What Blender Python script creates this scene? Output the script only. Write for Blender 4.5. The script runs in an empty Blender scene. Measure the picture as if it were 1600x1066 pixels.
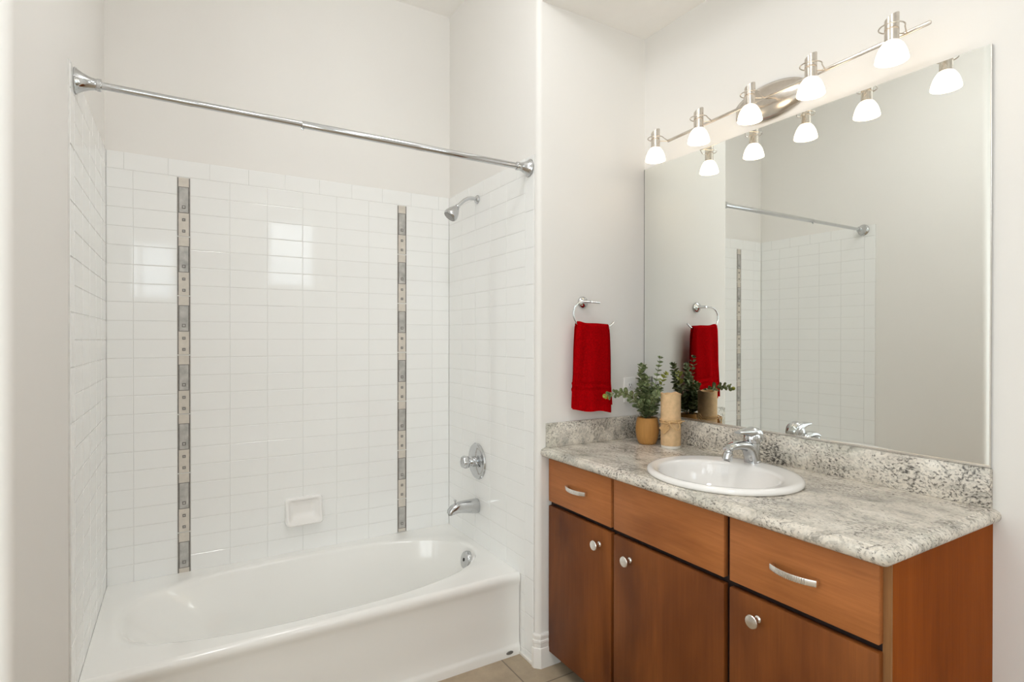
import bpy, bmesh, math, random
from mathutils import Vector, Matrix, noise

random.seed(7)
sc = bpy.context.scene
COL = sc.collection

# ------------------------------------------------------------------ camera
CAM = Vector((0.2597, -2.7827, 1.3320))
ya, pi_, ro = math.radians(30.8391), math.radians(-0.2073), math.radians(0.0445)
F = Vector((math.sin(ya) * math.cos(pi_), math.cos(ya) * math.cos(pi_), math.sin(pi_)))
R = Vector((math.cos(ya), -math.sin(ya), 0.0))
U = R.cross(F)
R2 = R * math.cos(ro) + U * math.sin(ro)
U2 = -R * math.sin(ro) + U * math.cos(ro)
cd = bpy.data.cameras.new('camera')
cd.sensor_width = 36.0
cd.sensor_fit = 'HORIZONTAL'
cd.lens = 867.1845 * 36.0 / 1600.0
cd.clip_start = 0.02
cam = bpy.data.objects.new('camera', cd)
m = Matrix.Identity(4)
for i in range(3):
    m[i][0], m[i][1], m[i][2], m[i][3] = R2[i], U2[i], -F[i], CAM[i]
cam.matrix_world = m
COL.objects.link(cam)
sc.camera = cam

# ------------------------------------------------------------------ world, light, exposure
w = bpy.data.worlds.new('daylight')
sc.world = w
w.use_nodes = True
bg = w.node_tree.nodes['Background']
bg.inputs[0].default_value = (0.86, 0.93, 1.0, 1)
bg.inputs[1].default_value = 1.6
sc.view_settings.view_transform = 'Standard'
sc.view_settings.look = 'None'
sc.view_settings.exposure = 0.29
sc.view_settings.gamma = 1.0
sc.cycles.max_bounces = 14
sc.cycles.diffuse_bounces = 8
sc.cycles.glossy_bounces = 8
sc.cycles.transmission_bounces = 6
sc.cycles.transparent_max_bounces = 8
sc.cycles.sample_clamp_indirect = 6.0
sc.cycles.caustics_reflective = False
sc.cycles.caustics_refractive = False
sc.cycles.use_denoising = True

CEIL_FILL = 24.0      # strength of the fill lamp added on the rear ceiling
BOWL_FILL = 15.0      # strength of the bowl lamp added to bounce light off the ceiling
SHADE_GLOW = 4.0      # strength of the glass shades over the mirror
WINDOW_DAY = 4.0     # watts of daylight through each small high window
TALL_FILL = 23.0       # fill from the made-up tall opening at the rear
SIDE_FILL = 5.5       # fill from the made-up opening at the side


def window_daylight(x0, x1, z0, z1, y, watts, tint=(0.88, 0.94, 1.0)):  # daylight for the two high windows, fill for the added openings
    l = bpy.data.lights.new('window_daylight', 'AREA')
    l.shape = 'RECTANGLE'
    l.size, l.size_y = x1 - x0, z1 - z0
    l.energy = watts
    l.color = tint
    o = bpy.data.objects.new('window_daylight', l)
    o.location = ((x0 + x1) / 2, y, (z0 + z1) / 2)
    o.rotation_euler = (math.radians(90), 0, 0)      # -Z of the light looks to +Y
    COL.objects.link(o)
    return o


WIN_A = (1.10, 1.62, 1.92, 2.70)
WIN_B = (-0.33, 0.22, 1.72, 2.34)
REAR = -4.0
FILL_C = (-1.85, -0.62, 0.30, 2.35)        # unseen tall opening added for fill, beyond the left corner, behind the camera
FILL_D = (-3.55, -1.75, 0.30, 2.35)        # unseen opening added for fill in the far left wall (y range)
FARL = -1.95
window_daylight(*WIN_A, REAR - 0.13, WINDOW_DAY)
window_daylight(*WIN_B, REAR - 0.13, WINDOW_DAY)
window_daylight(*FILL_C, REAR - 0.13, TALL_FILL, (1.0, 0.98, 0.945))
ld = window_daylight(*FILL_D, 0.0, SIDE_FILL, (1.0, 0.955, 0.89))
ld.location = (FARL - 0.13, (FILL_D[0] + FILL_D[1]) / 2, (FILL_D[2] + FILL_D[3]) / 2)
ld.rotation_euler = (math.radians(90), 0, math.radians(-90))      # looks to +X

# ------------------------------------------------------------------ measured places
L = 1.52            # clear length of the alcove between tile faces
M = 2.1231          # wall that carries the mirror
W = -0.8707         # partition face with the towel ring
ZF = -0.028         # floor
ZC = 3.09           # ceiling
ZS = 2.7309         # underside of the soffit over the vanity
TT = 2.1007         # top of the tile
ZT = 0.322          # tub rim
ZK = 0.882          # counter top


# ------------------------------------------------------------------ materials
def new_mat(name):
    mt = bpy.data.materials.new(name)
    mt.use_nodes = True
    nt = mt.node_tree
    return mt, nt, nt.nodes['Principled BSDF']


def simple(name, col, rough=0.5, metal=0.0, coat=0.0, spec=0.5, noise_amt=0.0, noise_scale=20, bump=0.0, bump_scale=200):
    mt, nt, b = new_mat(name)
    b.inputs['Base Color'].default_value = (*col, 1)
    b.inputs['Roughness'].default_value = rough
    b.inputs['Metallic'].default_value = metal
    b.inputs['Coat Weight'].default_value = coat
    b.inputs['Coat Roughness'].default_value = 0.08
    b.inputs['Specular IOR Level'].default_value = spec
    tc = nt.nodes.new('ShaderNodeTexCoord')
    n = nt.nodes.new('ShaderNodeTexNoise')
    n.inputs['Scale'].default_value = noise_scale
    n.inputs['Detail'].default_value = 4
    nt.links.new(tc.outputs['Object'], n.inputs['Vector'])
    r = nt.nodes.new('ShaderNodeValToRGB')
    r.color_ramp.elements[0].position = 0.3
    r.color_ramp.elements[1].position = 0.7
    k = noise_amt
    r.color_ramp.elements[0].color = (*[max(0, c * (1 - k)) for c in col], 1)
    r.color_ramp.elements[1].color = (*[min(1, c * (1 + k * 0.5)) for c in col], 1)
    nt.links.new(n.outputs['Fac'], r.inputs['Fac'])
    nt.links.new(r.outputs['Color'], b.inputs['Base Color'])
    if bump:
        n2 = nt.nodes.new('ShaderNodeTexNoise')
        n2.inputs['Scale'].default_value = bump_scale
        n2.inputs['Detail'].default_value = 3
        nt.links.new(tc.outputs['Object'], n2.inputs['Vector'])
        bp = nt.nodes.new('ShaderNodeBump')
        bp.inputs['Strength'].default_value = bump
        bp.inputs['Distance'].default_value = 0.002
        nt.links.new(n2.outputs['Fac'], bp.inputs['Height'])
        nt.links.new(bp.outputs['Normal'], b.inputs['Normal'])
    return mt


def ramp(nt, src, stops):
    r = nt.nodes.new('ShaderNodeValToRGB')
    el = r.color_ramp.elements
    while len(el) < len(stops):
        el.new(0.5)
    for e, (p, c) in zip(el, stops):
        e.position = p
        e.color = (*c, 1)
    nt.links.new(src, r.inputs['Fac'])
    return r.outputs['Color']


def tex(nt, kind, scale, vec, **kw):
    n = nt.nodes.new(kind)
    n.inputs['Scale'].default_value = scale
    for k, v in kw.items():
        n.inputs[k].default_value = v
    nt.links.new(vec, n.inputs['Vector'])
    return n


def mapping(nt, scale=(1, 1, 1), rot=(0, 0, 0), loc=(0, 0, 0), src=None):
    mp = nt.nodes.new('ShaderNodeMapping')
    mp.inputs['Scale'].default_value = scale
    mp.inputs['Rotation'].default_value = rot
    mp.inputs['Location'].default_value = loc
    if src is None:
        src = nt.nodes.new('ShaderNodeTexCoord').outputs['Object']
    nt.links.new(src, mp.inputs['Vector'])
    return mp.outputs['Vector']


def mix(nt, fac, a, b, mode='MIX'):
    n = nt.nodes.new('ShaderNodeMix')
    n.data_type = 'RGBA'
    n.blend_type = mode
    for sock, v in ((n.inputs[0], fac), (n.inputs[6], a), (n.inputs[7], b)):
        if hasattr(v, 'is_linked'):
            nt.links.new(v, sock)
        elif isinstance(v, (int, float)):
            sock.default_value = v
        else:
            sock.default_value = (*v, 1)
    return n.outputs[2]


def wood_mat(name, dark, mid, light, vertical=True, coat=0.0, spec=0.10):
    mt, nt, b = new_mat(name)
    info = nt.nodes.new('ShaderNodeNewGeometry')
    pos = info.outputs['Position']
    s = (3.6, 3.6, 1.5) if vertical else (3.6, 2.4, 5)
    blotch = tex(nt, 'ShaderNodeTexNoise', 1.25, mapping(nt, s, src=pos), Detail=3.0, Distortion=0.6)
    c1 = ramp(nt, blotch.outputs['Fac'], [(0.28, dark), (0.5, mid), (0.72, light)])
    s2 = (160, 160, 5) if vertical else (160, 6, 160)
    grain = tex(nt, 'ShaderNodeTexNoise', 1.0, mapping(nt, s2, src=pos), Detail=5.0, Roughness=0.65)
    g = ramp(nt, grain.outputs['Fac'], [(0.25, (0.84, 0.83, 0.82)), (0.7, (1.04, 1.04, 1.04))])
    c2 = mix(nt, 1.0, c1, g, 'MULTIPLY')
    fine = tex(nt, 'ShaderNodeTexNoise', 1.0, mapping(nt, (22, 22, 1.6) if vertical else (22, 3, 22), src=pos), Detail=4.0, Distortion=1.2)
    f = ramp(nt, fine.outputs['Fac'], [(0.35, (0.82, 0.8, 0.78)), (0.65, (1.05, 1.05, 1.05))])
    nt.links.new(mix(nt, 0.45, c2, f, 'MULTIPLY'), b.inputs['Base Color'])
    b.inputs['Roughness'].default_value = 0.45
    b.inputs['Specular IOR Level'].default_value = spec
    b.inputs['Coat Weight'].default_value = coat
    b.inputs['Coat Roughness'].default_value = 0.22
    bp = nt.nodes.new('ShaderNodeBump')
    bp.inputs['Strength'].default_value = 0.06
    bp.inputs['Distance'].default_value = 0.001
    nt.links.new(grain.outputs['Fac'], bp.inputs['Height'])
    nt.links.new(bp.outputs['Normal'], b.inputs['Normal'])
    return mt


def granite_mat(name, contrast):
    mt, nt, b = new_mat(name)
    pos = nt.nodes.new('ShaderNodeNewGeometry').outputs['Position']
    warp = tex(nt, 'ShaderNodeTexNoise', 7.0, pos, Detail=3.0)
    wv = mix(nt, 0.07, pos, warp.outputs['Color'], 'ADD')
    base = tex(nt, 'ShaderNodeTexNoise', 15.0, mapping(nt, (1, 0.5, 1), (0, 0, 0.5), src=wv), Detail=5.0, Roughness=0.6)
    c = ramp(nt, base.outputs['Fac'], [(0.30, (0.44, 0.42, 0.375)), (0.45, (0.66, 0.61, 0.54)), (0.60, (0.77, 0.725, 0.65)), (0.76, (0.88, 0.845, 0.78))])
    # grey-green drifts along the slab
    drift = tex(nt, 'ShaderNodeTexNoise', 4.5, mapping(nt, (1, 0.35, 1), (0, 0, 0.55), src=wv), Detail=4.0, Distortion=1.0)
    d = ramp(nt, drift.outputs['Fac'], [(0.36, (0.66, 0.69, 0.67)), (0.48, (1, 1, 1))])
    c = mix(nt, 0.75, c, d, 'MULTIPLY')
    # crystals
    v = tex(nt, 'ShaderNodeTexVoronoi', 150.0, wv)
    cr = ramp(nt, v.outputs['Color'], [(0.1, (0.62, 0.62, 0.60)), (0.5, (1, 1, 1)), (0.9, (1.12, 1.11, 1.08))])
    c = mix(nt, 0.65, c, cr, 'MULTIPLY')
    # dark mica specks, in clusters
    sp = tex(nt, 'ShaderNodeTexNoise', 145.0, mapping(nt, (1, 0.7, 1), (0, 0, 0.6), src=wv), Detail=4.0, Roughness=0.7)
    cl = tex(nt, 'ShaderNodeTexNoise', 7.0, wv, Detail=3.0)
    ad = nt.nodes.new('ShaderNodeMath')
    ad.operation = 'MULTIPLY_ADD'
    nt.links.new(cl.outputs['Fac'], ad.inputs[0])
    ad.inputs[1].default_value = 0.45
    nt.links.new(sp.outputs['Fac'], ad.inputs[2])
    lo = 0.80 - 0.05 * contrast
    k = ramp(nt, ad.outputs[0], [(lo, (1, 1, 1)), (lo + 0.07, (0.42, 0.41, 0.40)), (lo + 0.16, (0.10, 0.10, 0.11))])
    c = mix(nt, 1.0, c, k, 'MULTIPLY')
    # thin dark veins
    vn = tex(nt, 'ShaderNodeTexNoise', 3.2, mapping(nt, (1.4, 0.6, 1), (0, 0, 0.75), src=wv), Detail=6.0, Roughness=0.6, Distortion=1.4)
    vr = ramp(nt, vn.outputs['Fac'], [(0.485, (1, 1, 1)), (0.499, (0.45, 0.45, 0.44)), (0.513, (1, 1, 1))])
    c = mix(nt, 0.8, c, vr, 'MULTIPLY')
    nt.links.new(c, b.inputs['Base Color'])
    b.inputs['Roughness'].default_value = 0.22
    return mt


MT = {}
MT['paint'] = simple('warm_white_wall_paint', (0.835, 0.818, 0.79), 0.55, spec=0.3, noise_amt=0.012, noise_scale=2, bump=0.05, bump_scale=260)
MT['ceil'] = simple('ceiling_paint', (0.95, 0.935, 0.91), 0.8, spec=0.2, noise_amt=0.01, bump=0.05)
MT['tile'] = simple('glazed_white_tile', (0.90, 0.905, 0.895), 0.06, noise_amt=0.01, noise_scale=3)
MT['grout'] = simple('white_grout', (0.74, 0.735, 0.715), 0.85, spec=0.2, noise_amt=0.05, noise_scale=40)
MT['enamel'] = simple('white_enamel', (0.88, 0.875, 0.85), 0.12, coat=0.3, noise_amt=0.008, noise_scale=3)
MT['porcelain'] = simple('white_porcelain', (0.88, 0.865, 0.845), 0.08, coat=0.3, noise_amt=0.006, noise_scale=3)
MT['trim'] = simple('white_trim_paint', (0.84, 0.82, 0.79), 0.35, noise_amt=0.01)
MT['chrome'] = simple('polished_chrome', (0.60, 0.61, 0.62), 0.07, metal=1.0, noise_amt=0.01)
MT['nickel'] = simple('brushed_nickel', (0.66, 0.61, 0.55), 0.26, metal=1.0, noise_amt=0.06, noise_scale=90)
MT['satin'] = simple('satin_nickel', (0.80, 0.77, 0.73), 0.24, metal=1.0, noise_amt=0.03, noise_scale=60)
MT['black'] = simple('dark_hole', (0.015, 0.015, 0.015), 0.6, noise_amt=0.05)
MT['badge'] = simple('grey_badge', (0.22, 0.22, 0.22), 0.35, metal=0.6, noise_amt=0.1)
MT['aer'] = simple('nozzle_grey', (0.35, 0.35, 0.34), 0.4, noise_amt=0.1, noise_scale=300)
MT['strip_cream'] = simple('cream_stone_tile', (0.66, 0.61, 0.54), 0.35, noise_amt=0.08, noise_scale=40)
MT['strip_grey'] = simple('pewter_tile', (0.50, 0.487, 0.46), 0.28, noise_amt=0.30, noise_scale=28)
MT['strip_dark'] = simple('dark_pewter_line', (0.205, 0.19, 0.175), 0.4, noise_amt=0.25, noise_scale=60)
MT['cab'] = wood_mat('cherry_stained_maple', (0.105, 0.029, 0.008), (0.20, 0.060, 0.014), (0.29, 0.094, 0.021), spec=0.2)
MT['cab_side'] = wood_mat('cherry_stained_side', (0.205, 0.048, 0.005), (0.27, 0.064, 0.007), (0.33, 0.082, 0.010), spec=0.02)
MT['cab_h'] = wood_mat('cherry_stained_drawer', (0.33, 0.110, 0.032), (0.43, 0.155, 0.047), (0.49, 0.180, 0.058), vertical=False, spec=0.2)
MT['cab_edge'] = wood_mat('lighter_edge_banding', (0.22, 0.10, 0.035), (0.29, 0.14, 0.055), (0.34, 0.17, 0.07))
MT['cab_gap'] = simple('cabinet_gap_shade', (0.014, 0.004, 0.0025), 0.5, noise_amt=0.2)  # near-black puts the shade of the gaps between fronts into the colour
MT['granite'] = granite_mat('grey_granite', 0.2)
MT['granite_splash'] = granite_mat('grey_granite_splash', 0.9)
MT['red'] = simple('red_terry', (0.70, 0.003, 0.007), 0.95, spec=0.1, noise_amt=0.22, noise_scale=160, bump=0.9, bump_scale=420)
MT['red'].node_tree.nodes['Principled BSDF'].inputs['Specular IOR Level'].default_value = 0.02
MT['plastic'] = simple('white_plastic', (0.93, 0.92, 0.90), 0.35, noise_amt=0.01)
MT['pot'] = wood_mat('honey_wood', (0.42, 0.205, 0.062), (0.52, 0.27, 0.085), (0.60, 0.33, 0.11))
MT['kraft'] = simple('tan_bark_paper', (0.72, 0.50, 0.285), 0.8, spec=0.2, noise_amt=0.14, noise_scale=55, bump=0.3, bump_scale=180)
MT['kraft_tag'] = simple('tan_tag_card', (0.56, 0.35, 0.165), 0.8, spec=0.2, noise_amt=0.1, noise_scale=90)
MT['twine'] = simple('tan_twine', (0.70, 0.46, 0.23), 0.9, spec=0.1, noise_amt=0.25, noise_scale=300, bump=0.5, bump_scale=500)
MT['wax'] = simple('pale_base_ring', (0.80, 0.76, 0.70), 0.3, noise_amt=0.02)
MT['stem'] = simple('olive_stem', (0.12, 0.10, 0.045), 0.7, noise_amt=0.2)
MT['soil'] = simple('dark_moss', (0.02, 0.022, 0.012), 0.9, noise_amt=0.4, noise_scale=90)


def leaf_mat(name, a, b_, c):
    mt, nt, b = new_mat(name)
    pos = nt.nodes.new('ShaderNodeNewGeometry').outputs['Position']
    n = tex(nt, 'ShaderNodeTexNoise', 70.0, pos, Detail=2.0)
    nt.links.new(ramp(nt, n.outputs['Fac'], [(0.3, a), (0.5, b_), (0.72, c)]), b.inputs['Base Color'])
    b.inputs['Roughness'].default_value = 0.5
    return mt


MT['leaf'] = leaf_mat('eucalyptus_leaf', (0.06, 0.09, 0.03), (0.17, 0.22, 0.09), (0.42, 0.46, 0.25))
MT['leaf_yellow'] = leaf_mat('young_yellow_leaf', (0.26, 0.30, 0.03), (0.36, 0.38, 0.06), (0.48, 0.48, 0.14))

# floor tile
mt, nt, b = new_mat('taupe_floor_tile')
pos = nt.nodes.new('ShaderNodeNewGeometry').outputs['Position']
br = nt.nodes.new('ShaderNodeTexBrick')
br.offset = 0.0
br.inputs['Scale'].default_value = 1.0
br.inputs['Brick Width'].default_value = 0.335
br.inputs['Row Height'].default_value = 0.335
br.inputs['Mortar Size'].default_value = 0.0032
br.inputs['Mortar Smooth'].default_value = 0.1
br.inputs['Color1'].default_value = (0.42, 0.335, 0.24, 1)
br.inputs['Color2'].default_value = (0.39, 0.315, 0.225, 1)
br.inputs['Mortar'].default_value = (0.20, 0.16, 0.12, 1)
nt.links.new(mapping(nt, loc=(-0.085, 0.30, 0), src=pos), br.inputs['Vector'])
n = tex(nt, 'ShaderNodeTexNoise', 9.0, pos, Detail=6.0, Roughness=0.6)
nc = ramp(nt, n.outputs['Fac'], [(0.3, (0.78, 0.77, 0.75)), (0.7, (1.12, 1.11, 1.08))])
nt.links.new(mix(nt, 1.0, br.outputs['Color'], nc, 'MULTIPLY'), b.inputs['Base Color'])
b.inputs['Roughness'].default_value = 0.4
MT['floor'] = mt

# mirror
mt, nt, b = new_mat('mirror_silver')
b.inputs['Metallic'].default_value = 1.0
b.inputs['Roughness'].default_value = 0.004
n = tex(nt, 'ShaderNodeTexNoise', 1.5, mapping(nt), Detail=2.0)
nt.links.new(ramp(nt, n.outputs['Fac'], [(0.3, (0.92, 0.94, 0.91)), (0.7, (0.925, 0.945, 0.915))]), b.inputs['Base Color'])
MT['mirror'] = mt


def glow_mat(name, col, strength):
    mt, nt, b = new_mat(name)
    b.inputs['Base Color'].default_value = (0.9, 0.88, 0.85, 1)
    b.inputs['Roughness'].default_value = 0.3
    b.inputs['Emission Color'].default_value = (*col, 1)
    b.inputs['Emission Strength'].default_value = strength
    return mt


MT['shade'] = glow_mat('lit_opal_glass', (1.0, 0.80, 0.56), SHADE_GLOW)
MT['bowl'] = glow_mat('fill_bowl_glow', (0.985, 0.99, 1.0), BOWL_FILL)  # glow of the added bowl lamp
MT['fill_diffuser'] = glow_mat('ceiling_fill_glow', (0.99, 0.99, 0.99), CEIL_FILL)  # glow of the added rear ceiling lamp

# window pane: mostly see-through, a little gloss
mt = bpy.data.materials.new('window_pane')
mt.use_nodes = True
nt = mt.node_tree
nt.nodes.remove(nt.nodes['Principled BSDF'])
tr = nt.nodes.new('ShaderNodeBsdfTransparent')
tr.inputs[0].default_value = (0.95, 0.97, 0.97, 1)
gl = nt.nodes.new('ShaderNodeBsdfGlossy')
gl.inputs['Roughness'].default_value = 0.02
ms = nt.nodes.new('ShaderNodeMixShader')
ms.inputs[0].default_value = 0.06
nt.links.new(tr.outputs[0], ms.inputs[1])
nt.links.new(gl.outputs[0], ms.inputs[2])
nt.links.new(ms.outputs[0], nt.nodes['Material Output'].inputs[0])
MT['pane'] = mt


# ------------------------------------------------------------------ object helpers
def wloc(o):
    p = Vector((0, 0, 0))
    while o is not None:
        p = p + o.location
        o = o.parent
    return p


def obj(name, bm, mats, parent=None, label=None, smooth=True, angle=35, kind=None):
    """one mesh object; vertices are given in world coordinates"""
    bmesh.ops.recalc_face_normals(bm, faces=bm.faces[:])
    if parent is not None:
        bmesh.ops.translate(bm, verts=bm.verts[:], vec=-wloc(parent))
    me = bpy.data.meshes.new(name)
    bm.to_mesh(me)
    bm.free()
    for k in (mats if isinstance(mats, (list, tuple)) else [mats]):
        me.materials.append(MT[k])
    if smooth:
        me.shade_smooth()
        me.set_sharp_from_angle(angle=math.radians(angle))
    o = bpy.data.objects.new(name, me)
    COL.objects.link(o)
    if parent is not None:
        o.parent = parent
    if label:
        o['label'] = label
    if kind:
        o['kind'] = kind
    return o


def thing(name, loc, label, cat, group=None):
    o = bpy.data.objects.new(name, None)
    o.empty_display_size = 0.05
    o.location = loc
    COL.objects.link(o)
    return tag(o, label, cat, group)


def tag(o, label, cat, group=None):
    o['label'] = label
    o['category'] = cat
    if group:
        o['group'] = group
    return o


def struct(name, bm, mats, **kw):
    return obj(name, bm, mats, kind='structure', **kw)


# ------------------------------------------------------------------ shape helpers
def box(bm, x0, x1, y0, y1, z0, z1, bev=0.0, seg=2, mat=0):
    before = set(bm.faces)
    vs = [bm.verts.new((x, y, z)) for x in (x0, x1) for y in (y0, y1) for z in (z0, z1)]
    fs = []
    for q in ((0, 1, 3, 2), (4, 6, 7, 5), (0, 4, 5, 1), (2, 3, 7, 6), (0, 2, 6, 4), (1, 5, 7, 3)):
        fs.append(bm.faces.new([vs[i] for i in q]))
    bmesh.ops.recalc_face_normals(bm, faces=fs)
    if bev:
        es = list({e for f in fs for e in f.edges})
        bmesh.ops.bevel(bm, geom=es, offset=bev, segments=seg, profile=0.5, affect='EDGES')
    for f in set(bm.faces) - before:
        f.material_index = mat
    return bm


def loft(bm, loops, closed=True, cap0=False, cap1=False, mat=0):
    rows = [[bm.verts.new(p) for p in lp] for lp in loops]
    for a, b_ in zip(rows, rows[1:]):
        n = len(a)
        for i in range(n if closed else n - 1):
            j = (i + 1) % n
            try:
                f = bm.faces.new((a[i], a[j], b_[j], b_[i]))
                f.material_index = mat
            except ValueError:
                pass
    for flag, row in ((cap0, rows[0]), (cap1, rows[-1])):
        if flag:
            f = bm.faces.new(row)
            f.material_index = mat
    return rows


def frame(d):
    d = d.normalized()
    up = Vector((0, 0, 1)) if abs(d.z) < 0.95 else Vector((1, 0, 0))
    a = d.cross(up).normalized()
    return a, a.cross(d).normalized()


def lathe(bm, prof, c=(0, 0, 0), axis=(0, 0, 1), n=40, mat=0, cap0=True, cap1=True, sa=1.0, sb=1.0):
    ax = Vector(axis).normalized()
    a, b_ = frame(ax)
    c = Vector(c)
    loops = []
    for r, h in prof:
        loops.append([c + ax * h + a * (r * sa * math.cos(2 * math.pi * i / n)) + b_ * (r * sb * math.sin(2 * math.pi * i / n)) for i in range(n)])
    loft(bm, loops, True, cap0 and prof[0][0] > 1e-6, cap1 and prof[-1][0] > 1e-6, mat)
    return bm


def spline(pts, per=8, closed=False):
    pts = [Vector(p) for p in pts]
    n = len(pts)
    out = []
    rng = n if closed else n - 1
    for i in range(rng):
        g = (lambda k: pts[k % n]) if closed else (lambda k: pts[min(max(k, 0), n - 1)])
        p0, p1, p2, p3 = g(i - 1), g(i), g(i + 1), g(i + 2)
        for s in range(per):
            t = s / per
            out.append(0.5 * ((2 * p1) + (-p0 + p2) * t + (2 * p0 - 5 * p1 + 4 * p2 - p3) * t * t + (-p0 + 3 * p1 - 3 * p2 + p3) * t ** 3))
    if not closed:
        out.append(pts[-1])
    return out


def tube(bm, path, r, n=14, closed=False, mat=0, caps=True):
    """round tube with parallel transport; r may be a list"""
    path = [Vector(p) for p in path]
    N = len(path)
    rr = r if isinstance(r, (list, tuple)) else [r] * N
    a = None
    loops = []
    for i, p in enumerate(path):
        if closed:
            d = path[(i + 1) % N] - path[i - 1]
        else:
            d = path[min(i + 1, N - 1)] - path[max(i - 1, 0)]
        d.normalize()
        if a is None:
            a, b_ = frame(d)
        else:
            a = (a - d * a.dot(d)).normalized()
            b_ = a.cross(d).normalized()
        loops.append([p + a * (rr[i] * math.cos(2 * math.pi * k / n)) + b_ * (rr[i] * math.sin(2 * math.pi * k / n)) for k in range(n)])
    if closed:
        loops.append(loops[0])
        rows = [[bm.verts.new(q) for q in lp] for lp in loops[:-1]]
        rows.append(rows[0])
        for x, y in zip(rows, rows[1:]):
            for i in range(n):
                j = (i + 1) % n
                f = bm.faces.new((x[i], x[j], y[j], y[i]))
                f.material_index = mat
    else:
        loft(bm, loops, True, caps, caps, mat)
    return bm


def sweep(bm, path, half_w, half_t, side, n=16, mat=0, power=3.0):
    """rounded-rectangle section along a path; side is the fixed width direction"""
    path = [Vector(p) for p in path]
    side = Vector(side).normalized()
    N = len(path)
    loops = []
    for i, p in enumerate(path):
        d = (path[min(i + 1, N - 1)] - path[max(i - 1, 0)]).normalized()
        nrm = side.cross(d).normalized()
        w_ = half_w[i]
        t_ = half_t[i]
        lp = []
        for k in range(n):
            th = 2 * math.pi * k / n
            cx, sx = math.cos(th), math.sin(th)
            ex = 2.0 / power
            lp.append(p + side * (w_ * math.copysign(abs(cx) ** ex, cx)) + nrm * (t_ * math.copysign(abs(sx) ** ex, sx)))
        loops.append(lp)
    loft(bm, loops, True, True, True, mat)
    return bm


def prism(bm, pts, z0, z1, mat=0):
    loft(bm, [[(x, y, z0) for x, y in pts], [(x, y, z1) for x, y in pts]], True, True, True, mat)
    return bm


def arc2(cx, cy, r, a0, a1, n=8):
    return [(cx + r * math.cos(math.radians(a0 + (a1 - a0) * i / n)), cy + r * math.sin(math.radians(a0 + (a1 - a0) * i / n))) for i in range(n + 1)]


def lerp(a, b_, t):
    return a + (b_ - a) * t


# ================================================================== ROOM SHELL
bm = bmesh.new()
box(bm, -2.0, 2.4, REAR - 0.2, 0.2, ZF - 0.1, ZF)
struct('floor', bm, 'floor', smooth=False)
bm = bmesh.new()
box(bm, -2.0, 2.4, REAR - 0.2, 0.2, ZC, ZC + 0.1)
struct('ceiling', bm, 'ceil', smooth=False)

bm = bmesh.new()
box(bm, -0.2, L + 0.1, 0.006, 0.12, ZF, ZC)
struct('wall_back', bm, 'paint', smooth=False)

rb = 0.022
bm = bmesh.new()          # left wall of the alcove, running on past the tile to a rounded corner
prism(bm, [(-0.006, 0.006), (-0.2, 0.006), (-0.2, -1.30), (-1.95, -1.30), (-1.95, -1.4388)] + arc2(-0.006 - rb, -1.4388 + rb, rb, -90, 0), ZF, ZC)
struct('wall_left', bm, 'paint', angle=50)
bm = bmesh.new()          # partition between tub and vanity, rounded corner
prism(bm, [(L + 0.006, 0.006)] + arc2(L + 0.006 + rb, W + rb, rb, 180, 270) + [(M, W), (M, 0.006)], ZF, ZC)
struct('wall_partition', bm, 'paint', angle=50)
bm = bmesh.new()
box(bm, M, M + 0.12, REAR, 0.12, ZF, ZC)
struct('wall_right', bm, 'paint', smooth=False)
bm = bmesh.new()
box(bm, -2.07, FARL, REAR - 0.12, FILL_D[0], ZF, ZC)
box(bm, -2.07, FARL, FILL_D[1], -1.30, ZF, ZC)
box(bm, -2.07, FARL, FILL_D[0], FILL_D[1], ZF, FILL_D[2])
box(bm, -2.07, FARL, FILL_D[0], FILL_D[1], FILL_D[3], ZC)
struct('wall_far_left', bm, 'paint', smooth=False)
bm = bmesh.new()          # dropped soffit over the vanity
box(bm, L + 0.024, M, -2.60, W, ZS, ZC)
struct('soffit', bm, 'ceil', smooth=False)

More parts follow.
